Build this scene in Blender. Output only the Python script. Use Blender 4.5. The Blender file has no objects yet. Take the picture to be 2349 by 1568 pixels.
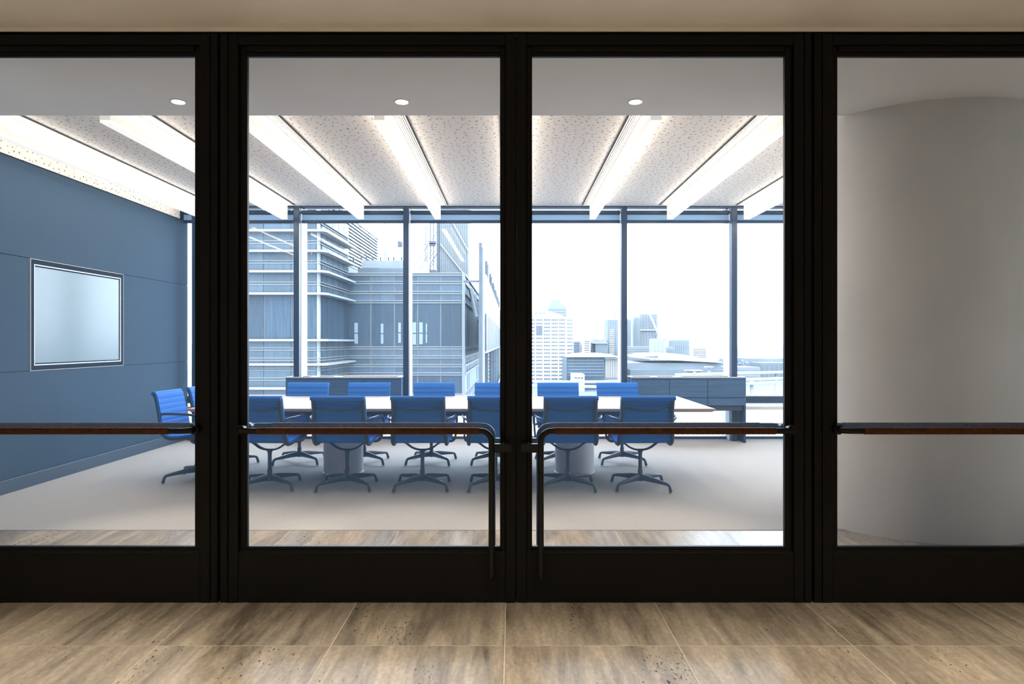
import bpy, bmesh, math, random
from mathutils import Vector, Matrix
random.seed(7)
SC = bpy.context.scene
COL = SC.collection
F = 1566.0            # focal length in pixels of the 2349 x 1568 frame (24 mm lens)
EYE = 1.34

# ------------------------------------------------------------------ camera
cam_d = bpy.data.cameras.new('camera'); cam_d.lens = 24.0; cam_d.sensor_width = 36.0
cam_d.sensor_fit = 'HORIZONTAL'; cam_d.clip_start = 0.05; cam_d.clip_end = 9000
cam = bpy.data.objects.new('camera', cam_d); COL.objects.link(cam)
cam.location = (0, 0, EYE); cam.rotation_euler = (math.pi / 2, 0, 0)
SC.camera = cam

# ------------------------------------------------------------------ sky and exposure
SKY = 4.7
w = bpy.data.worlds.new('world'); SC.world = w; w.use_nodes = True
bg = w.node_tree.nodes['Background']
bg.inputs[0].default_value = (0.77, 0.885, 1.0, 1); bg.inputs[1].default_value = SKY
SC.view_settings.view_transform = 'Standard'; SC.view_settings.look = 'None'
SC.view_settings.gamma = 1.0; SC.view_settings.use_curve_mapping = False
SC.view_settings.exposure = 1.3
SC.cycles.max_bounces = 6; SC.cycles.diffuse_bounces = 3; SC.cycles.glossy_bounces = 3
SC.cycles.transparent_max_bounces = 10; SC.cycles.transmission_bounces = 2
SC.cycles.sample_clamp_indirect = 6.0
SC.cycles.caustics_reflective = False; SC.cycles.caustics_refractive = False
SC.cycles.use_denoising = True; SC.cycles.use_adaptive_sampling = True; SC.cycles.adaptive_threshold = .04
# daylight portal in the window wall (guides sampling of the sky only)
pd = bpy.data.lights.new('window_portal', 'AREA'); pd.shape = 'RECTANGLE'; pd.size = 9.4; pd.size_y = 3.1
pd.cycles.is_portal = True
po = bpy.data.objects.new('window_portal', pd); COL.objects.link(po)
po.location = (0, 9.62, 1.6); po.rotation_euler = (-math.pi / 2, 0, 0)

# ------------------------------------------------------------------ geometry helpers
ORG = {}
def Xp(px, Y): return (px - 1174.5) * Y / F
def Zp(py, Y): return EYE - (py - 784.0) * Y / F

class MB:
    def __init__(s): s.v = []; s.f = []
    def box(s, x0, x1, y0, y1, z0, z1):
        b = len(s.v)
        s.v += [(x0,y0,z0),(x1,y0,z0),(x1,y1,z0),(x0,y1,z0),(x0,y0,z1),(x1,y0,z1),(x1,y1,z1),(x0,y1,z1)]
        s.f += [tuple(b+i for i in q) for q in ((0,3,2,1),(4,5,6,7),(0,1,5,4),(1,2,6,5),(2,3,7,6),(3,0,4,7))]
        return s
    def pane(s, x0, x1, y0, y1, z0, z1):             # front sheet with its four edges
        s.box(x0, x1, y0, y1, z0, z1); b = len(s.f)-6; del s.f[b+4]; return s
    def cbox(s, x0, x1, y0, y1, z0, z1, c=0.004):
        c = min(c, (x1-x0)*.45, (y1-y0)*.45, (z1-z0)*.45)
        bm = bmesh.new(); bmesh.ops.create_cube(bm, size=1)
        for vv in bm.verts:
            vv.co = Vector((x0+(vv.co.x+.5)*(x1-x0), y0+(vv.co.y+.5)*(y1-y0), z0+(vv.co.z+.5)*(z1-z0)))
        bmesh.ops.bevel(bm, geom=list(bm.edges), offset=c, segments=1, affect='EDGES')
        b = len(s.v); bm.verts.index_update()
        s.v += [tuple(vv.co) for vv in bm.verts]; s.f += [tuple(b+vv.index for vv in fc.verts) for fc in bm.faces]
        bm.free(); return s
    def prism(s, poly, z0, z1):                      # polygon in XY, counter-clockwise
        b = len(s.v); n = len(poly)
        s.v += [(p[0],p[1],z0) for p in poly] + [(p[0],p[1],z1) for p in poly]
        s.f += [tuple(b+i for i in reversed(range(n))), tuple(b+n+i for i in range(n))]
        s.f += [(b+i, b+(i+1)%n, b+n+(i+1)%n, b+n+i) for i in range(n)]
        return s
    def prismY(s, poly, y0, y1):                     # polygon in XZ extruded along Y
        b = len(s.v); n = len(poly)
        s.v += [(p[0],y0,p[1]) for p in poly] + [(p[0],y1,p[1]) for p in poly]
        s.f += [tuple(b+i for i in range(n)), tuple(b+n+i for i in reversed(range(n)))]
        s.f += [(b+(i+1)%n, b+i, b+n+i, b+n+(i+1)%n) for i in range(n)]
        return s
    def lathe(s, prof, c=(0,0,0), n=32):             # prof: (r, z) from bottom to top
        b = len(s.v); m = len(prof)
        for r, z in prof:
            for i in range(n):
                a = 2*math.pi*i/n; s.v.append((c[0]+r*math.cos(a), c[1]+r*math.sin(a), c[2]+z))
        for j in range(m-1):
            for i in range(n):
                s.f.append((b+j*n+i, b+j*n+(i+1)%n, b+(j+1)*n+(i+1)%n, b+(j+1)*n+i))
        s.f.append(tuple(b+i for i in reversed(range(n)))); s.f.append(tuple(b+(m-1)*n+i for i in range(n)))
        return s
    def sweep(s, path, sec, n=12, up=(0,0,1)):       # sec: radius, (a,b) or list of (a,b); a along side, b along up
        P = [Vector(p) for p in path]; m = len(P)
        if isinstance(sec, (int, float)): sec = (sec, sec)
        if isinstance(sec, tuple): sec = [sec]*m
        T = []
        for i in range(m):
            t = (P[min(i+1,m-1)]-P[max(i-1,0)]); T.append(t.normalized())
        U = Vector(up); U = (U - T[0]*U.dot(T[0]))
        if U.length < 1e-4:
            U = Vector((1,0,0)); U = U - T[0]*U.dot(T[0])
        U.normalize(); b = len(s.v)
        for i in range(m):
            if i:
                q = T[i-1].rotation_difference(T[i]); U = q @ U
                U = (U - T[i]*U.dot(T[i])).normalized()
            S = T[i].cross(U)
            for k in range(n):
                a = 2*math.pi*k/n
                s.v.append(tuple(P[i] + S*math.cos(a)*sec[i][0] + U*math.sin(a)*sec[i][1]))
        for j in range(m-1):
            for k in range(n):
                s.f.append((b+j*n+k, b+j*n+(k+1)%n, b+(j+1)*n+(k+1)%n, b+(j+1)*n+k))
        s.f.append(tuple(b+k for k in reversed(range(n)))); s.f.append(tuple(b+(m-1)*n+k for k in range(n)))
        return s
    def bar(s, p, q, r, n=8): return s.sweep([p, q], r, n)
    def build(s, name, m, parent=None, smooth=False, origin=None):
        if parent is not None: o0 = ORG[parent]
        elif origin is not None: o0 = Vector(origin)
        else:
            xs = [v[0] for v in s.v]; ys = [v[1] for v in s.v]; zs = [v[2] for v in s.v]
            o0 = Vector(((min(xs)+max(xs))/2, (min(ys)+max(ys))/2, min(zs)))
        me = bpy.data.meshes.new(name)
        me.from_pydata([(v[0]-o0.x, v[1]-o0.y, v[2]-o0.z) for v in s.v], [], s.f)
        bm = bmesh.new(); bm.from_mesh(me); bmesh.ops.recalc_face_normals(bm, faces=bm.faces); bm.to_mesh(me); bm.free()
        me.materials.append(m)
        if smooth:
            me.polygons.foreach_set('use_smooth', [True]*len(me.polygons)); me.set_sharp_from_angle(angle=math.radians(38))
        o = bpy.data.objects.new(name, me); COL.objects.link(o)
        if parent is not None: o.parent = parent
        else: o.location = o0
        ORG[o] = o0; return o

def tag(o, label=None, cat=None, group=None, kind=None):
    for k, v in (('label', label), ('category', cat), ('group', group), ('kind', kind)):
        if v: o[k] = v
    return o
def empty(name, loc, label=None, cat=None, group=None, kind=None):
    o = bpy.data.objects.new(name, None); o.empty_display_size = .1; COL.objects.link(o); o.location = loc
    ORG[o] = Vector(loc); return tag(o, label, cat, group, kind)
def inst(src_me, name, parent, pos, rz=0, scale=None):     # another object on shared mesh data
    o = bpy.data.objects.new(name, src_me); COL.objects.link(o); o.parent = parent
    o.location = Vector(pos) - ORG[parent]; o.rotation_euler = (0, 0, rz)
    if scale: o.scale = scale
    return o
def mesh_of(mb, name, m):
    me = bpy.data.meshes.new(name); me.from_pydata(mb.v, [], mb.f); me.materials.append(m); return me
def copy_tree(o, parent=None):
    c = o.copy(); COL.objects.link(c); c.parent = parent
    for ch in list(o.children): copy_tree(ch, c)
    return c
def arc(c, r, a0, a1, n, plane):                            # points of an arc; plane(u,v)->xyz
    return [plane(c[0]+r*math.cos(a0+(a1-a0)*i/n), c[1]+r*math.sin(a0+(a1-a0)*i/n)) for i in range(n+1)]

# ------------------------------------------------------------------ materials
def nt(name):
    m = bpy.data.materials.new(name); m.use_nodes = True
    return m, m.node_tree.nodes, m.node_tree.links, m.node_tree.nodes['Principled BSDF']
def plain(name, col, rough=.5, metal=0, var=.06, scale=12, stretch=(1,1,1), bump=0, spec=.5, rnd=0, emit=None, es=0):
    m, N, L, P = nt(name)
    P.inputs['Roughness'].default_value = rough; P.inputs['Metallic'].default_value = metal
    P.inputs['Specular IOR Level'].default_value = spec
    tc = N.new('ShaderNodeTexCoord'); mp = N.new('ShaderNodeMapping'); mp.inputs['Scale'].default_value = stretch
    nz = N.new('ShaderNodeTexNoise'); nz.inputs['Scale'].default_value = scale; nz.inputs['Detail'].default_value = 4
    L.new(tc.outputs['Object'], mp.inputs[0]); L.new(mp.outputs[0], nz.inputs['Vector'])
    mr = N.new('ShaderNodeMapRange'); mr.inputs[1].default_value = .3; mr.inputs[2].default_value = .7
    mr.inputs[3].default_value = 1-var; mr.inputs[4].default_value = 1+var
    L.new(nz.outputs['Fac'], mr.inputs[0])
    val = mr.outputs[0]
    if rnd:
        oi = N.new('ShaderNodeObjectInfo'); m2 = N.new('ShaderNodeMapRange')
        m2.inputs[3].default_value = 1-rnd; m2.inputs[4].default_value = 1+rnd
        L.new(oi.outputs['Random'], m2.inputs[0])
        mu = N.new('ShaderNodeMath'); mu.operation = 'MULTIPLY'; L.new(val, mu.inputs[0]); L.new(m2.outputs[0], mu.inputs[1]); val = mu.outputs[0]
    vm = N.new('ShaderNodeVectorMath'); vm.operation = 'SCALE'; vm.inputs[0].default_value = col
    L.new(val, vm.inputs['Scale']); L.new(vm.outputs[0], P.inputs['Base Color'])
    if bump:
        b = N.new('ShaderNodeBump'); b.inputs['Strength'].default_value = bump; b.inputs['Distance'].default_value = .003
        L.new(nz.outputs['Fac'], b.inputs['Height']); L.new(b.outputs[0], P.inputs['Normal'])
    if emit:
        P.inputs['Emission Color'].default_value = (*emit, 1); P.inputs['Emission Strength'].default_value = es
    return m
def travertine():
    m, N, L, P = nt('travertine')
    g = N.new('ShaderNodeNewGeometry'); oi = N.new('ShaderNodeObjectInfo')
    ad = N.new('ShaderNodeVectorMath'); ad.operation = 'MULTIPLY_ADD'; ad.inputs[1].default_value = (1,1,1)
    cb = N.new('ShaderNodeCombineXYZ'); mu = N.new('ShaderNodeMath'); mu.operation = 'MULTIPLY'; mu.inputs[1].default_value = 37
    L.new(oi.outputs['Random'], mu.inputs[0]); L.new(mu.outputs[0], cb.inputs[0]); L.new(mu.outputs[0], cb.inputs[1])
    L.new(g.outputs['Position'], ad.inputs[0]); L.new(cb.outputs[0], ad.inputs[2])
    def noise(sc, stretch, det, dist=0, rg=.5):
        mp = N.new('ShaderNodeMapping'); mp.inputs['Scale'].default_value = stretch; L.new(ad.outputs[0], mp.inputs[0])
        n = N.new('ShaderNodeTexNoise'); n.inputs['Scale'].default_value = sc; n.inputs['Detail'].default_value = det
        n.inputs['Distortion'].default_value = dist; n.inputs['Roughness'].default_value = rg
        L.new(mp.outputs[0], n.inputs['Vector']); return n
    a = noise(2.6, (2.2, .28, 1), 6, .7, .6); b = noise(9, (2.6, .35, 1), 5, .4, .6); c = noise(60, (1, .5, 1), 3)
    pits = noise(62, (1.3, .5, 1), 4, .3, .65); zone = noise(1.8, (1.5, .5, 1), 2)
    r1 = N.new('ShaderNodeValToRGB')
    e = r1.color_ramp.elements; e[0].position = .36; e[0].color = (.108,.086,.062,1); e[1].position = .66; e[1].color = (.41,.335,.245,1)
    k = e.new(.5); k.color = (.25,.203,.148,1)
    mx = N.new('ShaderNodeMix'); mx.data_type = 'FLOAT'; mx.inputs[0].default_value = .38
    L.new(a.outputs['Fac'], mx.inputs[2]); L.new(b.outputs['Fac'], mx.inputs[3]); L.new(mx.outputs[0], r1.inputs[0])
    m3 = N.new('ShaderNodeMapRange'); m3.inputs[1].default_value = .35; m3.inputs[2].default_value = .65; m3.inputs[3].default_value = .88; m3.inputs[4].default_value = 1.12
    L.new(c.outputs['Fac'], m3.inputs[0])
    vs = N.new('ShaderNodeVectorMath'); vs.operation = 'SCALE'; L.new(r1.outputs[0], vs.inputs[0]); L.new(m3.outputs[0], vs.inputs['Scale'])
    # pits: dark pores gathered in zones
    zr = N.new('ShaderNodeMapRange'); zr.inputs[1].default_value = .42; zr.inputs[2].default_value = .7; zr.inputs[3].default_value = .74; zr.inputs[4].default_value = .60
    L.new(zone.outputs['Fac'], zr.inputs[0])
    gt = N.new('ShaderNodeMath'); gt.operation = 'GREATER_THAN'; L.new(pits.outputs['Fac'], gt.inputs[0]); L.new(zr.outputs[0], gt.inputs[1])
    mc = N.new('ShaderNodeMix'); mc.data_type = 'RGBA'; L.new(gt.outputs[0], mc.inputs[0]); L.new(vs.outputs[0], mc.inputs[6]); mc.inputs[7].default_value = (.05,.034,.022,1)
    L.new(mc.outputs[2], P.inputs['Base Color'])
    rr = N.new('ShaderNodeMapRange'); rr.inputs[3].default_value = .31; rr.inputs[4].default_value = .9; L.new(gt.outputs[0], rr.inputs[0])
    L.new(rr.outputs[0], P.inputs['Roughness']); P.inputs['Specular IOR Level'].default_value = .24
    bp = N.new('ShaderNodeBump'); bp.inputs['Strength'].default_value = .05; bp.inputs['Distance'].default_value = .002
    L.new(b.outputs['Fac'], bp.inputs['Height']); L.new(bp.outputs[0], P.inputs['Normal'])
    return m
def perforated(rot=(0,0,0)):
    m, N, L, P = nt('perforated_plaster')
    g = N.new('ShaderNodeNewGeometry'); mp = N.new('ShaderNodeMapping'); mp.inputs['Scale'].default_value = (15, 15, 15); mp.inputs['Rotation'].default_value = rot
    L.new(g.outputs['Position'], mp.inputs[0])
    def dots(off, r0):
        m2 = N.new('ShaderNodeMapping'); m2.inputs['Location'].default_value = off; L.new(mp.outputs[0], m2.inputs[0])
        v = N.new('ShaderNodeTexVoronoi'); v.voronoi_dimensions = '2D'; v.inputs['Scale'].default_value = 1; v.inputs['Randomness'].default_value = .9
        L.new(m2.outputs[0], v.inputs['Vector'])
        s = N.new('ShaderNodeSeparateColor'); L.new(v.outputs['Color'], s.inputs[0])
        rr = N.new('ShaderNodeMapRange'); rr.inputs[3].default_value = r0*.7; rr.inputs[4].default_value = r0*1.15; L.new(s.outputs[0], rr.inputs[0])
        lt = N.new('ShaderNodeMath'); lt.operation = 'LESS_THAN'; L.new(v.outputs['Distance'], lt.inputs[0]); L.new(rr.outputs[0], lt.inputs[1]); return lt
    d = dots((0,0,0), .135)
    mc = N.new('ShaderNodeMix'); mc.data_type = 'RGBA'; L.new(d.outputs[0], mc.inputs[0])
    mc.inputs[6].default_value = (.74,.70,.66,1); mc.inputs[7].default_value = (.22,.19,.17,1)
    L.new(mc.outputs[2], P.inputs['Base Color']); P.inputs['Roughness'].default_value = .9
    return m
def glass(name, tint, refl=1.0, rough=0.0, haze=0, hcol=(.4,.65,1)):
    m = bpy.data.materials.new(name); m.use_nodes = True; N = m.node_tree.nodes; L = m.node_tree.links
    N.remove(N['Principled BSDF']); out = N['Material Output']
    t = N.new('ShaderNodeBsdfTransparent'); t.inputs[0].default_value = (*tint, 1)
    g = N.new('ShaderNodeBsdfGlossy'); g.inputs['Roughness'].default_value = rough
    fr = N.new('ShaderNodeFresnel'); fr.inputs[0].default_value = 1.45
    mu = N.new('ShaderNodeMath'); mu.operation = 'MULTIPLY'; mu.inputs[1].default_value = refl; L.new(fr.outputs[0], mu.inputs[0])
    mx = N.new('ShaderNodeMixShader'); L.new(mu.outputs[0], mx.inputs[0]); L.new(t.outputs[0], mx.inputs[1]); L.new(g.outputs[0], mx.inputs[2])
    res = mx
    if haze:
        tl = N.new('ShaderNodeBsdfTranslucent'); tl.inputs[0].default_value = (*hcol, 1)
        m2 = N.new('ShaderNodeMixShader'); m2.inputs[0].default_value = haze; L.new(mx.outputs[0], m2.inputs[1]); L.new(tl.outputs[0], m2.inputs[2]); res = m2
    L.new(res.outputs[0], out.inputs[0]); return m
def translucent(name, col, frac=.5, rough=.9):
    m, N, L, P = nt(name); out = N['Material Output']
    P.inputs['Base Color'].default_value = (*col, 1); P.inputs['Roughness'].default_value = rough
    tl = N.new('ShaderNodeBsdfTranslucent'); tl.inputs[0].default_value = (*col, 1)
    mx = N.new('ShaderNodeMixShader'); mx.inputs[0].default_value = frac
    L.new(P.outputs[0], mx.inputs[1]); L.new(tl.outputs[0], mx.inputs[2]); L.new(mx.outputs[0], out.inputs[0]); return m

M = dict(
    bronze=plain('dark_bronze', (.0046,.0043,.0040), .45, .0, .12, 3, (1,1,.2), spec=.18),
    tube=plain('black_tube', (.007,.0065,.006), .35, .0, .08, 20, spec=.28),
    leather=plain('tan_leather', (.088,.0300,.0075), .6, 0, .22, 40, (1,1,1), .25, spec=.2),
    stone=travertine(),
    grout=plain('cream_grout', (.55,.49,.39), .9, 0, .08, 40),
    carpet=plain('loop_carpet', (.335,.315,.298), .95, 0, .16, 150, (1,2.2,1), .5, spec=.1),
    plaster=plain('white_plaster', (.93,.925,.91), .85, 0, .02, 2, spec=.2),
    beige=plain('taupe_plaster', (.95,.91,.84), .85, 0, .03, 2, spec=.2),
    perf=perforated(), perfw=perforated((0, math.pi/2, 0)),
    concrete=plain('polished_plaster', (.82,.81,.79), .7, 0, .06, 2.2, (1,1,.6), .06, spec=.25),
    bluewall=plain('blue_fabric_wall', (.036,.067,.108), .85, 0, .05, 60, (1,1,1), 0, spec=.15),
    bluebase=plain('blue_painted_base', (.038,.062,.096), .55, 0, .03, 5),
    opal=plain('glowing_opal', (.85,.83,.80), .5, 0, .01, 3, emit=(1,.95,.88), es=.13),
    opalb=plain('glowing_opal_base', (.85,.83,.80), .5, 0, .01, 3, emit=(1,.95,.88), es=.32),
    whitemetal=plain('white_lacquer', (.80,.78,.75), .45, 0, .01, 3, emit=(1,.95,.89), es=.14),
    grille=plain('grille_metal', (.62,.59,.55), .5, 0, .03, 10),
    darkgap=plain('dark_gap', (.06,.055,.05), .8),
    led=plain('downlight_lens', (1,1,1), .4, 0, 0, 1, emit=(1,.95,.88), es=9),
    mull=plain('glare_blue_aluminium', (.008,.028,.070), .42, .0, .05, 6, (1,1,.1)),  # blue window glare on dark metal, put into the base colour
    mullside=plain('pale_aluminium', (.70,.73,.77), .45, 0, .04, 6, (1,1,.1)),
    winglass=glass('window_glass', (.88,.93,.98), 1.0),
    doorglass=glass('door_glass', (.97,.975,.97), .45, 0, .042, (.36,.64,1)),
    frost=translucent('frosted_panel', (.52,.545,.57), .5),
    blind=translucent('blind_mesh', (.22,.30,.39), .45),
    oak=plain('pale_oak', (.30,.255,.225), .5, 0, .10, 5, (.35,5,5), .02, spec=.16),
    oakedge=plain('oak_edge', (.40,.27,.18), .45, 0, .15, 8, (.3,4,4)),
    glare_metal=plain('glare_tinted_aluminium', (.022,.034,.054), .38, 0, .05, 10),  # black metal; the blue lift of veiling glare is in its colour
    fabric=plain('blue_upholstery', (.024,.150,.55), .8, 0, .10, 220, (1,1,1), .2, spec=.2),
    bluewood=plain('blue_stained_oak', (.036,.088,.175), .5, 0, .22, 5, (.5,8,8), .05),
    walnut=plain('brown_interior_wood', (.20,.12,.075), .5, 0, .15, 8, (.4,5,5)),
    rim=plain('pale_rim', (.72,.72,.70), .35, 0, .02, 6),
    board=plain('pale_blue_glass_board', (.145,.205,.245), .2, 0, .01, 2, spec=.4),
    boardframe=plain('board_frame', (.010,.018,.034), .8, 0, .03, 6, spec=.08),
    boardlip=plain('board_lip', (.72,.76,.80), .35, 0, .02, 6),
    chrome=plain('bright_metal', (.6,.6,.6), .25, .9),
    # city
    cglass=plain('tower_glass', (0.037,0.054,0.071), .35, 0, .22, 1.2, (6,6,.35), spec=.25, rnd=.22),
    cglassd=plain('tower_dark_glass', (0.021,0.035,0.051), .35, 0, .30, 1.2, (6,6,.3), spec=.2, rnd=.2),
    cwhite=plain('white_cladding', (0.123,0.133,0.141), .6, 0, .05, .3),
    cblade=plain('white_sunshade', (0.190,0.198,0.202), .5, 0, .04, .3),
    cgrey=plain('grey_cladding', (0.075,0.091,0.105), .7, 0, .10, .4, (1,1,.3)),
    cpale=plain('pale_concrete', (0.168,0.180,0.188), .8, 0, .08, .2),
    csteel=plain('blue_steel', (0.032,0.042,0.054), .6, 0, .15, .8),
    cwin=plain('far_window', (0.042,0.056,0.071), .4, 0, .12, 1, rnd=.15),
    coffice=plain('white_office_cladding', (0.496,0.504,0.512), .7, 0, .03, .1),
    croof=plain('white_roof', (0.294,0.304,0.314), .7, 0, .03, .05),
    cmass=plain('hazed_mass', (0.120,0.136,0.152), .8, 0, .15, .06, (1,1,2)),  # paled to carry aerial haze in the base colour
    ctree=plain('dark_canopy', (0.068,0.080,0.092), .9, 0, .3, .15),
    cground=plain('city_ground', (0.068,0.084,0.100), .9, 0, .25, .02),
    cplain=plain('hazed_far_plain', (0.272,0.288,0.304), .9, 0, .12, .01),  # horizon haze painted as a pale ground colour
    croad=plain('pale_road', (0.190,0.200,0.210), .9, 0, .05, .1),
    cslot=plain('daylight_panel', (0.136,0.168,0.196), .6, 0, .05, 1),  # pale tone stands for daylight showing through the glass
)

# ================================================================== THE SETTING
YD = 3.503                 # front face of the doors
JX0, JW = -0.032, 0.768    # stone joint grid
fl = MB().box(-4.75, 4.75, -1.75, 4.857, -.2, -.0010).build('floor', M['grout'])
tag(fl, 'brown travertine floor of the corridor with pale joints', 'floor', kind='structure')
rows = [(-1.6, -.61), (-.606, 1.1), (1.104, 3.013), (3.017, 4.857)]
tile_me = {}
for r, (y0, y1) in enumerate(rows):
    me = mesh_of(MB().cbox(-JW/2+.0019, JW/2-.0019, 0, y1-y0, -.0009, 0, .0004), 'stone_tile', M['stone'])
    for i in range(-6, 6):
        inst(me, 'stone_tile', fl, (JX0 + (i+.5)*JW, y0, 0))
cp = MB().cbox(-4.75, 4.75, 4.857, 9.62, -.2, .004, .003).build('carpet', M['carpet'])
tag(cp, 'grey loop carpet across the meeting room floor', 'carpet', kind='structure')

ce = MB().box(-4.75, 4.75, -1.75, YD+.04, 2.95, 3.3).build('ceiling', M['beige'])
tag(ce, 'taupe plaster ceiling of the corridor', 'ceiling', kind='structure')
so = MB().box(-4.75, 4.75, YD+.04, 4.857, 2.95, 3.3).build('ceiling_soffit', M['plaster'])
tag(so, 'plain white lowered ceiling just inside the glass doors', 'ceiling', kind='structure')
cr = MB().box(-4.75, 4.75, 4.857, 9.185, 3.17, 3.4).build('ceiling_room', M['perf'])
tag(cr, 'speckled perforated ceiling over the meeting room', 'ceiling', kind='structure')
cpk = MB().box(-4.9, 4.9, 9.185, 9.75, 3.33, 3.5).build('ceiling_pocket', M['plaster'])
tag(cpk, 'white ceiling pocket above the window blinds', 'ceiling', kind='structure')

# blue panelled wall with its base and perforated frieze
XW = -4.46
wl = MB().box(XW-.14, XW-.012, YD+.08, 9.39, 0, 3.3).build('wall_left', M['boardframe'])
tag(wl, 'blue fabric panelled wall at the left of the room', 'wall', kind='structure')
SY0, SY1, SZ0, SZ1 = 6.32, 7.83, 1.072, 2.115
def wpanel(y0, y1, z0, z1, m='bluewall', name='wall_panel', d=0):
    return MB().cbox(XW-.012, XW-d, y0+.002, y1-.002, z0+.002, z1-.002, .0015).build(name, M[m], wl)
wpanel(YD+.1, 9.39, SZ1, 2.985); wpanel(YD+.1, 9.39, .125, SZ0)
wpanel(YD+.1, SY0, SZ0, SZ1, d=.003); wpanel(SY1, 9.39, SZ0, SZ1)
wpanel(YD+.1, 6.96, 2.995, 3.17, 'perfw', 'frieze_panel', .004); wpanel(6.96, 9.18, 2.995, 3.17, 'perfw', 'frieze_panel', .004)
bb = MB().cbox(XW-.012, XW+.012, YD+.1, 9.39, .004, .125, .003).build('baseboard_left', M['bluebase'])
tag(bb, 'blue painted baseboard under the panelled wall', 'baseboard', kind='structure')
for nm, b, lab in (('wall_right', (4.62, 4.75, YD+.08, 9.7, 0, 3.4), 'plain pale wall at the right end of the room'),
              ('wall_back', (-4.6, 4.75, -1.75, -1.6, 0, 3.3), 'taupe corridor wall behind the viewer'),
              ('wall_corridor_left', (-4.75, -4.6, -1.75, YD+.08, 0, 3.3), 'taupe wall closing the left end of the corridor'),
              ('wall_corridor_right', (4.62, 4.75, -1.6, YD+.08, 0, 3.3), 'taupe wall closing the right end of the corridor')):
    o = MB().box(*b).build(nm, M['plaster' if nm == 'wall_right' else 'beige']); tag(o, lab, 'wall', kind='structure')

# round plaster column at the right
co = MB().lathe([(.86, 0), (.86, 3.17)], (3.09, 5.345, 0), 128).build('column', M['concrete'], smooth=True)
tag(co, 'broad round grey plaster column behind the right glass door', 'column')

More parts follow.
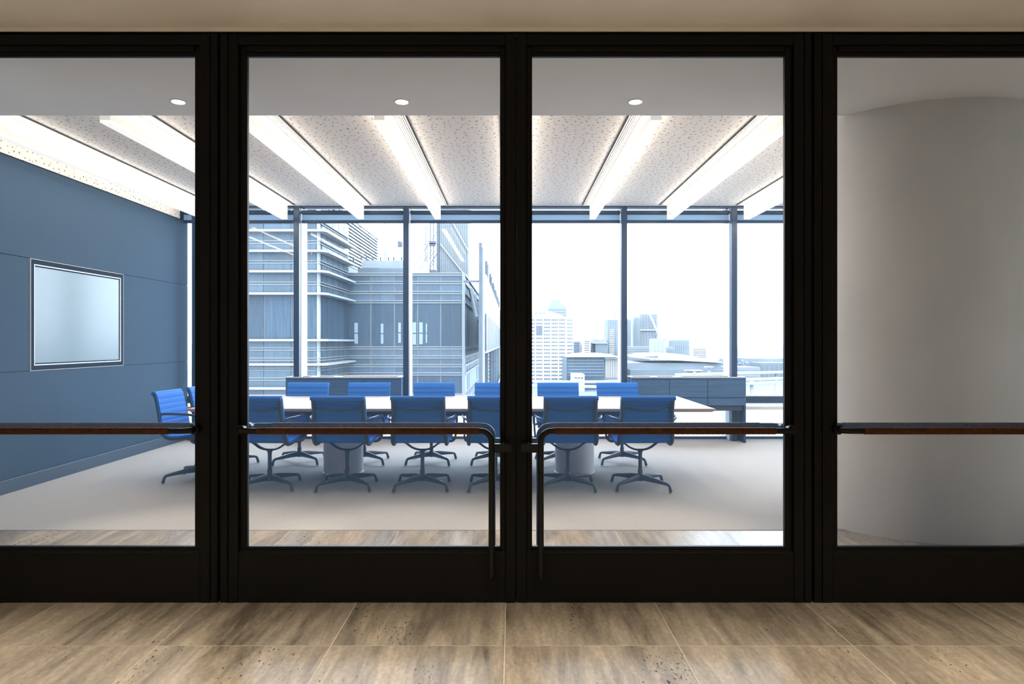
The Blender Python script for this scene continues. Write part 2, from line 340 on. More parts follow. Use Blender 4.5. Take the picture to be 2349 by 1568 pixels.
# ------------------------------------------------------------------ glazed doors
W = 1.478; ZT = 2.921; TH = .075
def bend(p0, corner, p1, n=8, r=.05):
    a = Vector(p0); c = Vector(corner); b = Vector(p1)
    u = (a-c).normalized(); v = (b-c).normalized(); o = c + (u+v)*r
    out = []
    for i in range(n+1):
        t = i/n*math.pi/2; out.append(tuple(o - v*r*math.cos(t) - u*r*math.sin(t)))
    return out
def leaf(name, label, xh, s):
    # xh: hinge edge, s: +1 when the leaf runs to the right of the hinge
    def bx(mb, a0, a1, y0, y1, z0, z1, c=.003):
        p, q = sorted((xh+s*a0, xh+s*a1)); return mb.cbox(p, q, y0, y1, z0, z1, c)
    d = empty(name, (xh+s*W/2, YD, 0)); tag(d, label, 'door', kind='structure')
    y0, y1 = YD, YD+TH
    g = .003
    bx(MB(), g, .052, y0, y1, .006, ZT, .001).build('stile', M['bronze'], d)
    bx(MB(), W-.052, W-g, y0, y1, .006, ZT, .001).build('stile', M['bronze'], d)
    bx(MB(), .052, W-.052, y0+.002, y1, 2.868, ZT).build('top_rail', M['bronze'], d)
    bx(MB(), .052, W-.052, y0+.002, y1, .006, .262).build('bottom_rail', M['bronze'], d)
    bx(MB(), .052, W-.052, y0+.010, y1-.01, .225, .268).build('drip_moulding', M['bronze'], d)
    # stepped glazing beads
    for a0, a1, z0, z1 in ((.052, .090, .262, 2.868), (W-.082, W-.052, .262, 2.868)):
        bx(MB(), a0, a1, y0+.022, y1-.022, z0, z1, .004).build('glazing_bead', M['bronze'], d)
    bx(MB(), .088, W-.080, y0+.014, y1-.014, 2.838, 2.870, .004).build('glazing_bead', M['bronze'], d)
    bx(MB(), .088, W-.080, y0+.026, y1-.026, 2.815, 2.840, .003).build('glazing_bead', M['bronze'], d)
    bx(MB(), .088, W-.080, y0+.022, y1-.022, .255, .284, .004).build('glazing_bead', M['bronze'], d)
    MB().pane(*sorted((xh+s*.080, xh+s*(W-.075))), y0+.034, y0+.044, .27, 2.83).build('glass_pane', M['doorglass'], d)
    bx(MB(), -.003, g, y0+.03, y1-.02, .001, ZT-.004, .0005).build('seal', M['darkgap'], d)
    if name in ('door_2', 'door_4'): bx(MB(), W-g, W+.0048, y0+.03, y1-.02, .001, ZT-.004, .0005).build('seal', M['darkgap'], d)
    # pull handles, one on each face
    zb = .893; zbk = .806
    for out in (1, -1):
        yf = y0 if out == 1 else y1
        yh = yf - out*.072
        X = lambda a: xh + s*a
        xe = W-.123
        P = [(X(.072), yf+out*.004, zb)] + bend((X(.072), yf, zb), (X(.072), yh, zb), (X(.5), yh, zb), 8, .045)
        P += [(X(.3), yh, zb), (X(.8), yh, zb), (X(1.2), yh, zb)] + bend((X(.8), yh, zb), (X(xe), yh, zb), (X(xe), yh, .5), 10, .055)
        P += [(X(xe), yh, .6), (X(xe), yh, .35)] + bend((X(xe), yh, .5), (X(xe), yh, .150), (X(xe), yf, .150), 6, .030) + [(X(xe), yf+out*.004, .150)]
        h = MB().sweep(P, .0152, 16).build('pull_handle', M['tube'], d, True)
        # leather binding, wound turn by turn
        n = 44; a0, a1 = .175, W-.185; pts = []; secs = []
        for i in range(n):
            u0 = a0 + (a1-a0)*i/n; u1 = a0 + (a1-a0)*(i+1)/n
            for u, r in ((u0+.0006, .0160), (u0+.003, .0176), (u1-.004, .0172), (u1-.0006, .0164)):
                pts.append((X(u), yh, zb)); secs.append((r, r))
        MB().sweep(pts, secs, 14).build('leather_grip', M['leather'], h, True)
        p, q = sorted((X(xe), X(W-.020)))
        yb0, yb1 = sorted((yh-out*.004, yh+out*.02))
        mb = MB().cbox(p, q, yb0, yb1, zbk-.022, zbk+.022, .003)
        xa = X(W-.045); yb0, yb1 = sorted((yh, yf+out*.004)); mb.cbox(xa-.02, xa+.02, yb0, yb1, zbk-.022, zbk+.022, .003)
        mb.build('bracket', M['tube'], h)
        mb = MB().sweep([(X(.072), yf+out*.006, zb), (X(.072), yf-out*.03, zb)], .024, 20)
        mb.build('mounting_boss', M['tube'], h, True)
    return d
XC = .021
leaf('door_1', 'left side dark framed glass door with tan leather bound pull bar', -1.5490, -1)
leaf('door_2', 'dark framed glass door, left leaf of the centre pair', XC-W-.001, 1)
leaf('door_3', 'dark framed glass door, right leaf of the centre pair', XC+W+.001, -1)
leaf('door_4', 'right side dark framed glass door in front of the round column', 1.592, 1)
def post(name, x0, x1, label):
    d = empty(name, ((x0+x1)/2, YD, 0)); tag(d, label, 'post', kind='structure')
    mid = (x0+x1)/2
    MB().cbox(x0+.002, mid-.008, YD-.002, YD+TH, .004, 2.925, .003).build('post_half', M['bronze'], d)
    MB().cbox(mid+.006, x1-.002, YD-.002, YD+TH, .004, 2.925, .003).build('post_half', M['bronze'], d)
    MB().box(mid-.008, mid+.006, YD+.022, YD+TH-.02, .004, 2.925).build('post_core', M['bronze'], d)
    for a, b in ((x0+.004, mid-.010), (mid+.008, x1-.004)):
        MB().box(a, b, YD-.004, YD+TH, .0005, .004).build('post_shoe', M['chrome'], d)
post('trim_1', -1.549, XC-W-.001, 'dark bronze double post between the left doors')
post('trim_2', XC+W+.001, 1.592, 'dark bronze double post between the right doors')
post('trim_3', -1.549-W-.10, -1.549-W, 'dark bronze double post at the far left')
post('trim_4', 1.592+W, 1.592+W+.10, 'dark bronze double post at the far right')
o = MB().cbox(-3.13, 3.17, YD-.004, YD+TH, 2.925, 2.930, .001).build('trim_5', M['bronze']); tag(o, 'dark bronze head strip above all the doors', 'trim', kind='structure')
o = MB().box(-4.6, 4.62, YD-.002, YD+TH+.02, 2.930, 2.95).build('trim_6', M['beige']); tag(o, 'taupe cornice strip above the door head', 'trim', kind='structure')
for nm, a, b, lab in (('wall_front_left', -4.6, -3.13, 'taupe wall beyond the left door'), ('wall_front_right', 3.17, 4.62, 'taupe wall beyond the right door')):
    o = MB().box(a, b, YD, YD+TH, 0, 2.93).build(nm, M['beige']); tag(o, lab, 'wall', kind='structure')

# ------------------------------------------------------------------ window wall
YF, YG = 9.20, 9.47
MX = [-4.28, -2.908, -1.43, .046, 1.516, 3.0, 4.47]
for i in range(7):
    x = MX[i]
    o = empty('window_mullion', (x, YF, 0)); o.name = 'trim_%d' % (7+i)
    tag(o, ['blue grey window post beside the blue wall', 'blue grey window post at the left end of the left cabinet', 'blue grey window post at the right end of the left cabinet',
            'blue grey window post behind the closed doors', 'blue grey window post at the left end of the right cabinet',
            'blue grey window post at the right end of the right cabinet', 'blue grey window post behind the column'][i], 'window post', kind='structure')
    MB().cbox(x-.038, x+.038, YF, YF+.06, .004, 3.165, .003).build('post_face', M['mull'], o)
    MB().box(x-.034, x+.034, YF+.06, YF+.10, .004, 3.165).build('post_web', M['mull'], o)
    MB().cbox(x-.039, x+.039, YF+.10, YG-.004, .004, 3.165, .002).build('post_lit_side', M['mullside'], o)  # pale colour stands for daylight on the post sides
    MB().cbox(x-.030, x+.030, YG+.014, YG+.12, -.3, 3.3, .002).build('outer_cap', M['mullside'], o)
bays = [(-4.9, MX[0])] + [(MX[i], MX[i+1]) for i in range(6)]
blabs = ['narrow sliver beside the blue wall', 'bay left of the left cabinet', 'bay above the left cabinet', 'bay left of the door meeting line',
         'bay showing the white office tower', 'bay above the right cabinet', 'bay right of the right cabinet']
for i, (a, b) in enumerate(bays):
    o = empty('window_%d' % (i+1), ((a+b)/2, YG, 0)); tag(o, 'tall clear window, ' + blabs[i], 'window', kind='structure')
    a2, b2 = a+.036, b-.036
    MB().pane(a2-.03, b2+.03, YG, YG+.012, .55, 3.25).build('glass_pane', M['winglass'], o)
    MB().cbox(a2, b2, YG-.06, YG+.03, .500, .590, .004).build('transom', M['mull'], o)
    MB().cbox(a2, b2, YG-.05, YG+.03, .590, .604, .002).build('lit_sill_ledge', M['rim'], o)  # pale colour paints the highlight along the ledge
    MB().pane(a2-.03, b2+.03, YG, YG+.010, .036, .500).build('frosted_panel', M['frost'], o)
    MB().cbox(a2, b2, YG-.10, YG-.05, .411, .453, .003).build('rail', M['grille'], o)
    MB().cbox(a2, b2, YG-.06, YG+.03, .004, .036, .002).build('bottom_frame', M['mull'], o)
    MB().cbox(a2, b2, YG-.03, YG+.03, 3.18, 3.33, .003).build('head_frame', M['mullside'], o)
hd = MB().cbox(-4.9, 4.62, 9.19, 9.235, 3.158, 3.33, .003).build('trim_14', M['mull']); tag(hd, 'dark blue pelmet at the edge of the perforated ceiling', 'pelmet', kind='structure')
wb = MB().box(-4.9, 4.9, YG-.05, YG+.15, -.3, .004).build('wall_window_base', M['mull']); tag(wb, 'low blue upstand at the foot of the windows', 'upstand', kind='structure')
for i, (a, b) in enumerate(bays):
    a2, b2 = a+.045, b-.045
    o = empty('roller_blind', ((a+b)/2, 9.30, 2.956))
    tag(o, 'raised blue grey roller blind, ' + blabs[i].replace('bay', 'window bay'), 'blind', 'raised roller blinds along the windows')
    MB().cbox(a2, b2, 9.27, 9.33, 3.074, 3.130, .012).build('roller_case', M['mull'], o)
    MB().pane(a2, b2, 9.299, 9.302, 2.99, 3.08).build('blind_fabric', M['blind'], o)
    MB().cbox(a2, b2, 9.285, 9.316, 2.956, 2.997, .004).build('hem_bar', M['mull'], o)

# ================================================================== THINGS IN THE ROOM
# ------------------------------------------------------------------ luminous beams
BX = [-4.09, -3.030, -2.012, -.989, .041, 1.073, 2.103, 3.127, 4.16]
bl = ['nearest the blue wall', 'second from the blue wall', 'third from the blue wall', 'fourth from the blue wall', 'in line with the door meeting stiles',
      'first right of the door meeting stiles', 'second right of the door meeting stiles', 'third right of the door meeting stiles', 'furthest right behind the column']
for i, x in enumerate(BX):
    o = empty('light_beam', (x, 7.09, 2.973)); tag(o, 'long glowing white ceiling light beam, ' + bl[i], 'ceiling light', 'glowing light beams across the ceiling')
    h = .039; y0, y1 = 5.08, 9.10
    MB().cbox(x-h, x+h, y0, y1, 2.973, 2.990, .002).build('bottom_diffuser', M['opalb'], o)
    MB().cbox(x-h, x+h, y0, y0+.012, 2.990, 3.17, .001).build('end_plate', M['whitemetal'], o)
    MB().cbox(x-h, x+h, y1-.012, y1, 2.990, 3.17, .001).build('end_plate', M['whitemetal'], o)
    MB().box(x-h+.010, x+h-.010, y0+.012, y1-.012, 2.990, 3.155).build('opal_diffuser', M['opal'], o)
    MB().box(x-h+.004, x+h-.004, y0+.012, y1-.012, 3.155, 3.17).build('top_plate', M['whitemetal'], o)
    for rot, pos, sz, en in (((0, 0, 0), (0, 0, -.0015), (.070, 3.98), 8.5), ((0, math.radians(-100), 0), (h+.0015, 0, .150), (.030, 3.96), 3.6), ((0, math.radians(100), 0), (-h-.0015, 0, .150), (.030, 3.96), 3.6)):
        ld = bpy.data.lights.new('beam_lamp', 'AREA'); ld.shape = 'RECTANGLE'; ld.size, ld.size_y = sz; ld.energy = en; ld.color = (1, .905, .79)
        lo = bpy.data.objects.new('beam_lamp', ld); COL.objects.link(lo); lo.parent = o; lo.location = pos; lo.rotation_euler = rot
    # linear air grille let into the ceiling beside the beam
    sd = 1 if x < 0 else -1
    g0 = x+sd*(h+.006)
    gm = MB()
    for k in range(5):
        p, q = sorted((g0+sd*k*.018, g0+sd*(k*.018+.011))); gm.box(p, q, y0, y1, 3.158, 3.172)
    gm.build('air_grille', M['grille'], cr)
    p, q = sorted((g0-sd*.002, g0+sd*.094)); MB().box(p, q, y0, y1, 3.164, 3.174).build('grille_recess', M['darkgap'], cr)

# ------------------------------------------------------------------ recessed downlights
def downlight(x, y, label, power, z=2.95, colr=(1,.90,.78), size=.85):
    o = empty('downlight', (x, y, z)); tag(o, label, 'downlight', 'recessed downlights')
    MB().lathe([(.046,-.004),(.050,-.004),(.052,-.002),(.052,.002),(.043,.002)], (x,y,z), 32).build('trim_ring', M['rim'], o, True)
    MB().lathe([(.041,-.0052),(.041,-.0046)], (x,y,z), 32).build('lens', M['led'], o)
    ld = bpy.data.lights.new('downlight_lamp', 'SPOT'); ld.energy = power; ld.color = colr; ld.spot_size = size; ld.spot_blend = .8; ld.shadow_soft_size = .04
    lo = bpy.data.objects.new('downlight_lamp', ld); COL.objects.link(lo); lo.parent = o; lo.location = (0, 0, -.02)
for x, lab in ((-2.237,'left'), (-.738,'middle'), (.828,'right')):
    downlight(x, 4.576, 'small round lit downlight in the white soffit, %s of three' % lab, 105)
def fill_can_light(x, y, label, power):  # added fittings out of view that supply the corridor light
    z = 2.95; o = empty('fill_can_light', (x, y, z)); tag(o, label, 'downlight', 'added corridor can lights')
    MB().lathe([(.046,0),(.046,-.118),(.050,-.120),(.054,-.118),(.054,0)], (x,y,z), 32).build('can', M['bronze'], o, True)
    MB().lathe([(.045,-.012),(.045,-.004)], (x,y,z), 32).build('lens', M['led'], o)
    ld = bpy.data.lights.new('fill_can_lamp', 'SPOT'); ld.energy = power; ld.color = (1,.90,.76); ld.spot_size = 1.7; ld.spot_blend = .7; ld.shadow_soft_size = .035
    lo = bpy.data.objects.new('fill_can_lamp', ld); COL.objects.link(lo); lo.parent = o; lo.location = (0, 0, -.112)
for i, x in enumerate((-2.4, -.8, .8, 2.4)):
    fill_can_light(x, 1.2, 'dark can light added out of view to light the corridor, %s from the left' % ('first','second','third','fourth')[i], 135)

# ------------------------------------------------------------------ conference table
TZ = .725; tx0, tx1, ty0, ty1 = -3.0, 1.88, 6.29, 7.77
tb = empty('conference_table', ((tx0+tx1)/2, (ty0+ty1)/2, .004)); tag(tb, 'long pale oak conference table on two round pedestals', 'table')
MB().cbox(tx0+.006, tx1-.006, ty0+.006, ty1-.006, TZ-.006, TZ, .002).build('tabletop', M['oak'], tb)
MB().prism([(tx0,ty0),(tx1,ty0),(tx1,ty1),(tx0,ty1)], TZ-.022, TZ-.005).build('edge_band', M['oakedge'], tb)
MB().cbox(tx0+.02, tx1-.02, ty0+.02, ty1-.02, TZ-.032, TZ-.022, .008).build('chamfered_underside', M['oakedge'], tb)
MB().cbox(-2.70, 1.50, ty0+.45, ty1-.45, TZ-.065, TZ-.032, .004).build('underframe', M['glare_metal'], tb)
MB().cbox(-2.35, 1.20, 6.93, 7.13, .59, TZ-.065, .004).build('cable_tray', M['glare_metal'], tb)
for px in (-1.735, .643):
    MB().lathe([(.206,.004),(.206,.012),(.199,.016),(.199,TZ-.065)], (px, 7.03, 0), 64).build('pedestal', M['mullside'], tb, True)

# ------------------------------------------------------------------ swivel chairs
def catmull(P, n=8):
    P = [Vector(p) for p in P]; out = []
    for i in range(len(P)-1):
        p0 = P[max(i-1,0)]; p1 = P[i]; p2 = P[i+1]; p3 = P[min(i+2,len(P)-1)]
        for k in range(n):
            t = k/n
            out.append(.5*((2*p1)+(p2-p0)*t+(2*p0-5*p1+4*p2-p3)*t*t+(3*p1-p0-3*p2+p3)*t**3))
    out.append(P[-1]); return out
SLING = catmull([(.243,.415),(.246,.440),(.225,.458),(.12,.462),(.0,.452),(-.10,.442),(-.165,.444),(-.208,.470),(-.228,.525),(-.243,.61),(-.260,.70),(-.280,.79),(-.294,.838),(-.310,.855),(-.328,.848),(-.330,.828)], 18)
def halfw(z): return .238 + .016*max(0, min(1, (.70-z)/.22))
def make_chair():
    c = empty('swivel_chair', (0,0,0))
    mb = MB(); m = len(SLING); L = 0; acc = [0]
    for i in range(1, m): L += (SLING[i]-SLING[i-1]).length; acc.append(L)
    b = 0; ring = []
    for i in range(m):
        p = SLING[i]; t = (SLING[min(i+1,m-1)]-SLING[max(i-1,0)]).normalized(); nn = Vector((-t.y, t.x)) * -1
        ph = (acc[i] % .052)/.052
        bul = .0060*max(0, math.sin(math.pi*ph))**.4
        hw = halfw(p.y)
        for sgn, off in ((1, .005+bul), (-1, .005+bul)):
            q = p + nn*sgn*off
            for xx in (-hw, -hw*.5, 0, hw*.5, hw): mb.v.append((xx, q.x, q.y))
    for i in range(m-1):
        a = i*10; d = a+10
        for k in range(4):
            mb.f.append((a+k, a+k+1, d+k+1, d+k)); mb.f.append((a+5+k, d+5+k, d+6+k, a+6+k))
        mb.f.append((a, d, d+5, a+5)); mb.f.append((a+4, a+9, d+9, d+4))
    mb.f.append((0,5,6,7,8,9,4,3,2,1)); e = (m-1)*10; mb.f.append((e,e+1,e+2,e+3,e+4,e+9,e+8,e+7,e+6,e+5))
    mb.build('ribbed_sling', M['fabric'], c, True)
    S2 = []
    for i in range(0, m, 6):
        t = (SLING[min(i+1,m-1)]-SLING[max(i-1,0)]).normalized(); S2.append(SLING[i] + Vector((t.y, -t.x))*-.021)
    for s in (-1, 1):
        path = [(s*(halfw(p.y)-.018), p.x, p.y) for p in S2]
        secs = [(.015 if 3 < i < len(path)-4 else .013, .013) for i in range(len(path))]
        MB().sweep(path, [(a, .0155) for a, _ in secs], 10, up=(1,0,0)).build('side_rail', M['glare_metal'], c, True)
        arm = catmull([(s*.236,-.246,.640),(s*.262,-.225,.655),(s*.288,-.15,.662),(s*.300,-.02,.662),(s*.302,.09,.652),(s*.302,.150,.612),(s*.300,.158,.55),(s*.296,.125,.478),(s*.288,.07,.436),(s*.262,.02,.425),(s*.238,-.01,.432)], 5)
        MB().sweep(arm, (.013, .008), 10, up=(s,0,0)).build('armrest', M['glare_metal'], c, True)
    bp = catmull([(-.225,-.272,.765),(-.20,-.282,.755),(-.12,-.315,.742),(0,-.328,.738),(.12,-.315,.742),(.20,-.282,.755),(.225,-.272,.765)], 4)
    MB().sweep(bp, (.006, .009), 8).build('back_brace', M['glare_metal'], c, True)
    sp = catmull([(-.235,.0,.430),(-.185,.0,.425),(-.145,0,.405),(-.10,0,.372),(-.05,0,.352),(0,0,.348),(.05,0,.352),(.10,0,.372),(.145,0,.405),(.185,0,.425),(.235,0,.430)], 4)
    MB().sweep(sp, (.030, .0085), 10).build('seat_spreader', M['glare_metal'], c, True)
    MB().lathe([(.030,.345),(.020,.325),(.0175,.30),(.0175,.16)][::-1], (0,0,0), 20).build('stem', M['glare_metal'], c, True)
    hub = MB().lathe([(.020,.062),(.034,.070),(.034,.112),(.026,.125),(.0225,.130),(.0225,.170),(.018,.172)], (0,0,0), 24).build('hub', M['glare_metal'], c, True)
    legs = []
    for k in range(4):
        a = math.pi/4 + k*math.pi/2; ca, sa = math.cos(a), math.sin(a)
        P = [(.015,.096),(.10,.094),(.20,.085),(.290,.076),(.310,.070),(.322,.054),(.329,.030),(.336,.010)]
        secs = [(.020,.030),(.018,.026),(.0155,.019),(.0135,.0145),(.0135,.014),(.0135,.0135),(.0145,.0145),(.0160,.0160)]
        lg = MB().sweep([(r*ca, r*sa, z) for r, z in P], secs, 10).build('leg', M['glare_metal'], c, True)
        MB().lathe([(.012,0),(.013,.004),(.009,.013)], (.337*ca,.337*sa,0), 14).build('glide', M['chrome'], lg, True)
    return c
proto = make_chair()
def place(first, x, y, rz, base, label):
    c = proto if first else copy_tree(proto)
    c.location = (x, y, .004); c.rotation_euler = (0, 0, math.radians(rz))
    for ch in c.children:                               # the swivel base stands at its own angle
        if ch.name.split('.')[0] in ('leg', 'hub', 'stem'): ch.rotation_euler = (0, 0, math.radians(base - rz))
    tag(c, label, 'chair', 'blue swivel chairs around the table'); return c
ordn = ['first', 'second', 'third', 'fourth', 'fifth', 'sixth']
front = [(-2.225, 6.27, -3.5, 9), (-1.513, 6.27, -1.5, 4), (-.822, 6.27, 0, 3), (-.150, 6.27, 0, 1), (.512, 6.27, .5, -2), (1.178, 6.27, 2, -3)]
for i, (x, y, rz, b) in enumerate(front):
    place(i == 0, x, y, rz, b, 'blue ribbed swivel chair seen from behind, %s from the blue wall on the near side' % ordn[i])
back = [(-2.36, 7.58, 178, 6), (-1.64, 7.58, 181, 4), (-.895, 7.58, 180, -4), (-.19, 7.58, 180, -3), (.530, 7.58, 180, 5), (1.222, 7.58, 182, -4)]
for i, (x, y, rz, b) in enumerate(back):
    place(False, x, y, rz, b, 'blue ribbed swivel chair facing us behind the table, %s from the blue wall' % ordn[i])
place(False, -3.06, 6.67, -92, 3, 'blue swivel chair turned sideways at the table end, nearer to the doors')
place(False, -3.06, 7.34, -90, -3, 'blue swivel chair turned sideways at the table end, nearer to the windows')

# ------------------------------------------------------------------ cabinets under the windows
def cabinet(x0, x1, label):
    y0, y1 = 9.045, 9.36 + .05; zt, zb = .872, .497
    y1 = 9.19
    y1 = 9.40
    c = empty('credenza', ((x0+x1)/2, (y0+y1)/2, .004)); tag(c, label, 'cabinet', 'blue credenzas under the windows')
    MB().cbox(x0+.02, x1-.02, y0+.012, y1, zb, zt-.024, .002).build('carcass', M['boardframe'], c)
    MB().cbox(x0, x0+.02, y0, y1, zb, zt, .002).build('side_panel', M['bluewood'], c)
    MB().cbox(x1-.02, x1, y0, y1, zb, zt, .002).build('side_panel', M['bluewood'], c)
    MB().cbox(x0, x1, y0-.002, y0+.014, zt-.028, zt-.002, .001).build('top_fascia', M['bluewood'], c)
    wd = (x1-x0)/3
    for k in range(3):
        for a, b in ((.602, zt-.030), (zb, .600)):
            MB().cbox(x0+k*wd+.003, x0+(k+1)*wd-.003, y0-.004, y0+.012, a+.003, b-.003, .001).build('door_panel', M['bluewood'], c)
    # open top: pale rim around three brown lined wells
    wells = [(x0+.03, x0+.31), (x0+.36, x0+.62), (x0+.68, x1-.06)]
    MB().cbox(x0-.001, x1+.001, y0-.003, y0+.03, zt-.003, zt+.004, .001).build('rim', M['rim'], c)
    MB().cbox(x0-.001, x1+.001, y1-.03, y1+.001, zt-.003, zt+.004, .001).build('rim', M['rim'], c)
    ed = [x0] + [v for wv in wells for v in wv] + [x1]
    for k in range(0, 8, 2):
        MB().cbox(ed[k], ed[k+1], y0+.03, y1-.03, zt-.003, zt+.004, .001).build('divider', M['rim'], c)
    for a, b in wells:
        MB().box(a, b, y0+.03, y1-.03, zt-.024, zt-.020).build('well_floor', M['walnut'], c)
        MB().box(a, b, y1-.036, y1-.03, zt-.020, zt-.003).build('well_back', M['walnut'], c)
    MB().cbox(x0+.02, x1-.02, y0+.03, y1-.03, zb-.07, zb, .003).build('under_rail', M['glare_metal'], c)
    for xx in (x0, x1-.028):
        MB().cbox(xx, xx+.028, y0, y1, .004, zb, .002).build('leg_panel', M['mull'], c)
cabinet(-3.0, -1.464, 'blue stained wood credenza under the windows, left of the doors')
cabinet(1.58, 3.10, 'blue stained wood credenza under the windows, near the column')

# ------------------------------------------------------------------ glass board in the blue wall
bd = empty('wall_board', (XW, (SY0+SY1)/2, SZ0)); tag(bd, 'large pale blue glass board in a dark frame set into the blue wall', 'board')
def ring(mb, m, x0, x1, y0, y1, z0, z1, t):
    mb.box(x0,x1,y0,y1,z1-t,z1); mb.box(x0,x1,y0,y1,z0,z0+t); mb.box(x0,x1,y0,y0+t,z0+t,z1-t); mb.box(x0,x1,y1-t,y1,z0+t,z1-t); return mb
ring(MB(), 0, XW-.012, XW+.004, SY0, SY1, SZ0, SZ1, .0035).build('outer_trim', M['grille'], bd)
ring(MB(), 0, XW-.012, XW+.003, SY0+.0035, SY1-.0035, SZ0+.0035, SZ1-.0035, .0445).build('dark_frame', M['boardframe'], bd)
ring(MB(), 0, XW-.060, XW+.002, SY0+.048, SY1-.048, SZ0+.048, SZ1-.048, .010).build('pale_lip', M['boardlip'], bd)
ring(MB(), 0, XW-.060, XW-.006, SY0+.058, SY1-.058, SZ0+.058, SZ1-.058, .012).build('shadow_gap', M['boardframe'], bd)
MB().box(XW-.012, XW-.008, SY0+.058, SY1-.070, SZ0+.058, SZ1-.070).build('board_face', M['board'], bd)

# ================================================================== THE CITY OUTSIDE
GZ = -35.0
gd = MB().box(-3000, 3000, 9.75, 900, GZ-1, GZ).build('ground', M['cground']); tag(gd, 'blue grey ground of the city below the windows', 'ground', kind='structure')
gd = MB().box(-6000, 6000, 900, 8000, GZ-1, GZ).build('ground_far', M['cplain']); tag(gd, 'plain out to the horizon, pale with painted haze', 'ground', kind='structure')

def cell_panes(parent, axis, const, us, zs, mats, inset=.35, proud=.15, name='glass_panel'):
    # panes in the cells of a grid; axis 'x' = front facade (Y const), 'y' = side facade (X const)
    for i in range(len(us)-1):
        for j in range(len(zs)-1):
            m = mats(i, j)
            if m is None: continue
            u0, u1 = sorted((us[i], us[i+1])); z0, z1 = sorted((zs[j], zs[j+1]))
            a = inset; u0 += a; u1 -= a; z0 += a*.55; z1 -= a*.55
            if axis == 'x': mb = MB().box(u0, u1, const-proud, const, z0, z1)
            else: mb = MB().box(const, const+proud, u0, u1, z0, z1)
            mb.build(name, M[m], parent)

# --- near tower with white sunshades
YA, YB = 100.0, 117.5
xa = Xp(732, YA)
ta = empty('sunshade_tower', (xa-15, YA+8, GZ)); tag(ta, 'near glass tower with projecting white sunshade blades, left window', 'building')
zr = [Zp(p, YA) for p in (470, 509, 528, 555.7, 575, 601, 622, 650, 673, 780, 800, 823.6, 836, 846, 869, 891, 915, 945, 990, 1060)]
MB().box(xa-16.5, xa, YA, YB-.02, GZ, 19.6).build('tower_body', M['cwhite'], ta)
ua = [Xp(p, YA) for p in (481, 543, 606, 669, 727)]
cell_panes(ta, 'x', YA, ua, zr, lambda i, j: 'cglassd' if j in (8,) else 'cglass', .08)
va = [YA+.9] + [YA + (YB-YA)*k/5 for k in (1.05, 2.05, 3.05, 4.05, 5)]
cell_panes(ta, 'y', xa, va, zr, lambda i, j: 'cglassd' if j in (8,) else 'cglass', .10)
MB().box(xa-.28, xa+.12, YA-.2, YA+.25, GZ, 19.6).build('corner_post', M['cpale'], ta)
for p in (528, 575, 622, 673, 780, 836, 891, 950):
    z = Zp(p, YA-1.5)
    MB().prism([(xa-16.5, YA-1.5), (xa+.9, YA-1.5), (xa+1.5, YA-.6), (xa+1.5, YB-.5), (xa, YB-.5), (xa, YA), (xa-16.5, YA)], z-.14, z+.17).build('sunshade_blade', M['cblade'], ta)
for p in (509, 555.7, 601, 650, 800, 823.6, 846, 869, 915):
    z = Zp(p, YA)
    mb = MB().box(xa-16.5, xa+.3, YA-.3, YA, z+.14, z+.24).box(xa-16.5, xa+.3, YA-.3, YA, z-.24, z-.14)
    mb.build('transom_pair', M['cwhite'], ta)
    mb = MB().box(xa, xa+.3, YA, YB-.5, z+.14, z+.26).box(xa, xa+.3, YA, YB-.5, z-.26, z-.14)
    mb.build('transom_pair', M['cwhite'], ta)

# --- main glass block with white transoms
xb = Xp(1063, YB)
tbk = empty('glass_block', ((xa+xb)/2, YB+20, GZ)); tag(tbk, 'blue glass office block with white horizontal bands, left of the door meeting line', 'building')
ztop = Zp(627, YB)
MB().box(xa, xb, YB, YB+53, GZ, ztop).build('block_body', M['cwhite'], tbk)
ub = [Xp(p, YB) for p in (798, 851, 905, 958, 1011, 1060)]
zb_ = [Zp(p, YB) for p in (630, 648, 671, 692, 797.5, 818, 838, 857, 905, 925, 945, 965, 985, 1050)]
cell_panes(tbk, 'x', YB, ub, zb_, lambda i, j: 'cglassd' if j in (3, 7) else 'cglass', .10)
for p in (629, 648, 671, 692, 797.5, 818, 838, 857, 905):
    z = Zp(p, YB); MB().box(xa, xb+.3, YB-.35, YB, z+.13, z+.27).box(xa, xb+.3, YB-.35, YB, z-.27, z-.13).build('band_pair', M['cwhite'], tbk)
vb = [YB + k for k in (.6, 7.5, 15, 23, 31, 40, 52)]
cell_panes(tbk, 'y', xb, vb, zb_, lambda i, j: ('cslot' if (i % 2 == 0 or i == 3) else 'cgrey') if j in (3, 7) else 'cgrey', .5)
for p in (629, 648, 671, 692, 797.5, 818, 838, 857):
    z = Zp(p, YB); MB().box(xb, xb+.4, YB, YB+53, z-.22, z+.22).build('white_band', M['cwhite'], tbk)
MB().box(xb-.22, xb+.30, YB-.4, YB+.5, GZ, ztop).build('corner_post', M['cwhite'], tbk)
for p0, p1, t, q in ((813.5,821.5,740,788), (874,880,742,788), (914,920,740,786), (947,955,739,790), (962,970,739,789), (977,980,742,786)):
    for a, b in ((t, (t+q)/2-1.2), ((t+q)/2+1.2, q)):
        MB().box(Xp(p0,YB), Xp(p1,YB), YB-.22, YB-.1, Zp(b,YB), Zp(a,YB)).build('daylight_panel', M['cslot'], tbk)  # opaque panels painting the far-side windows seen through the block
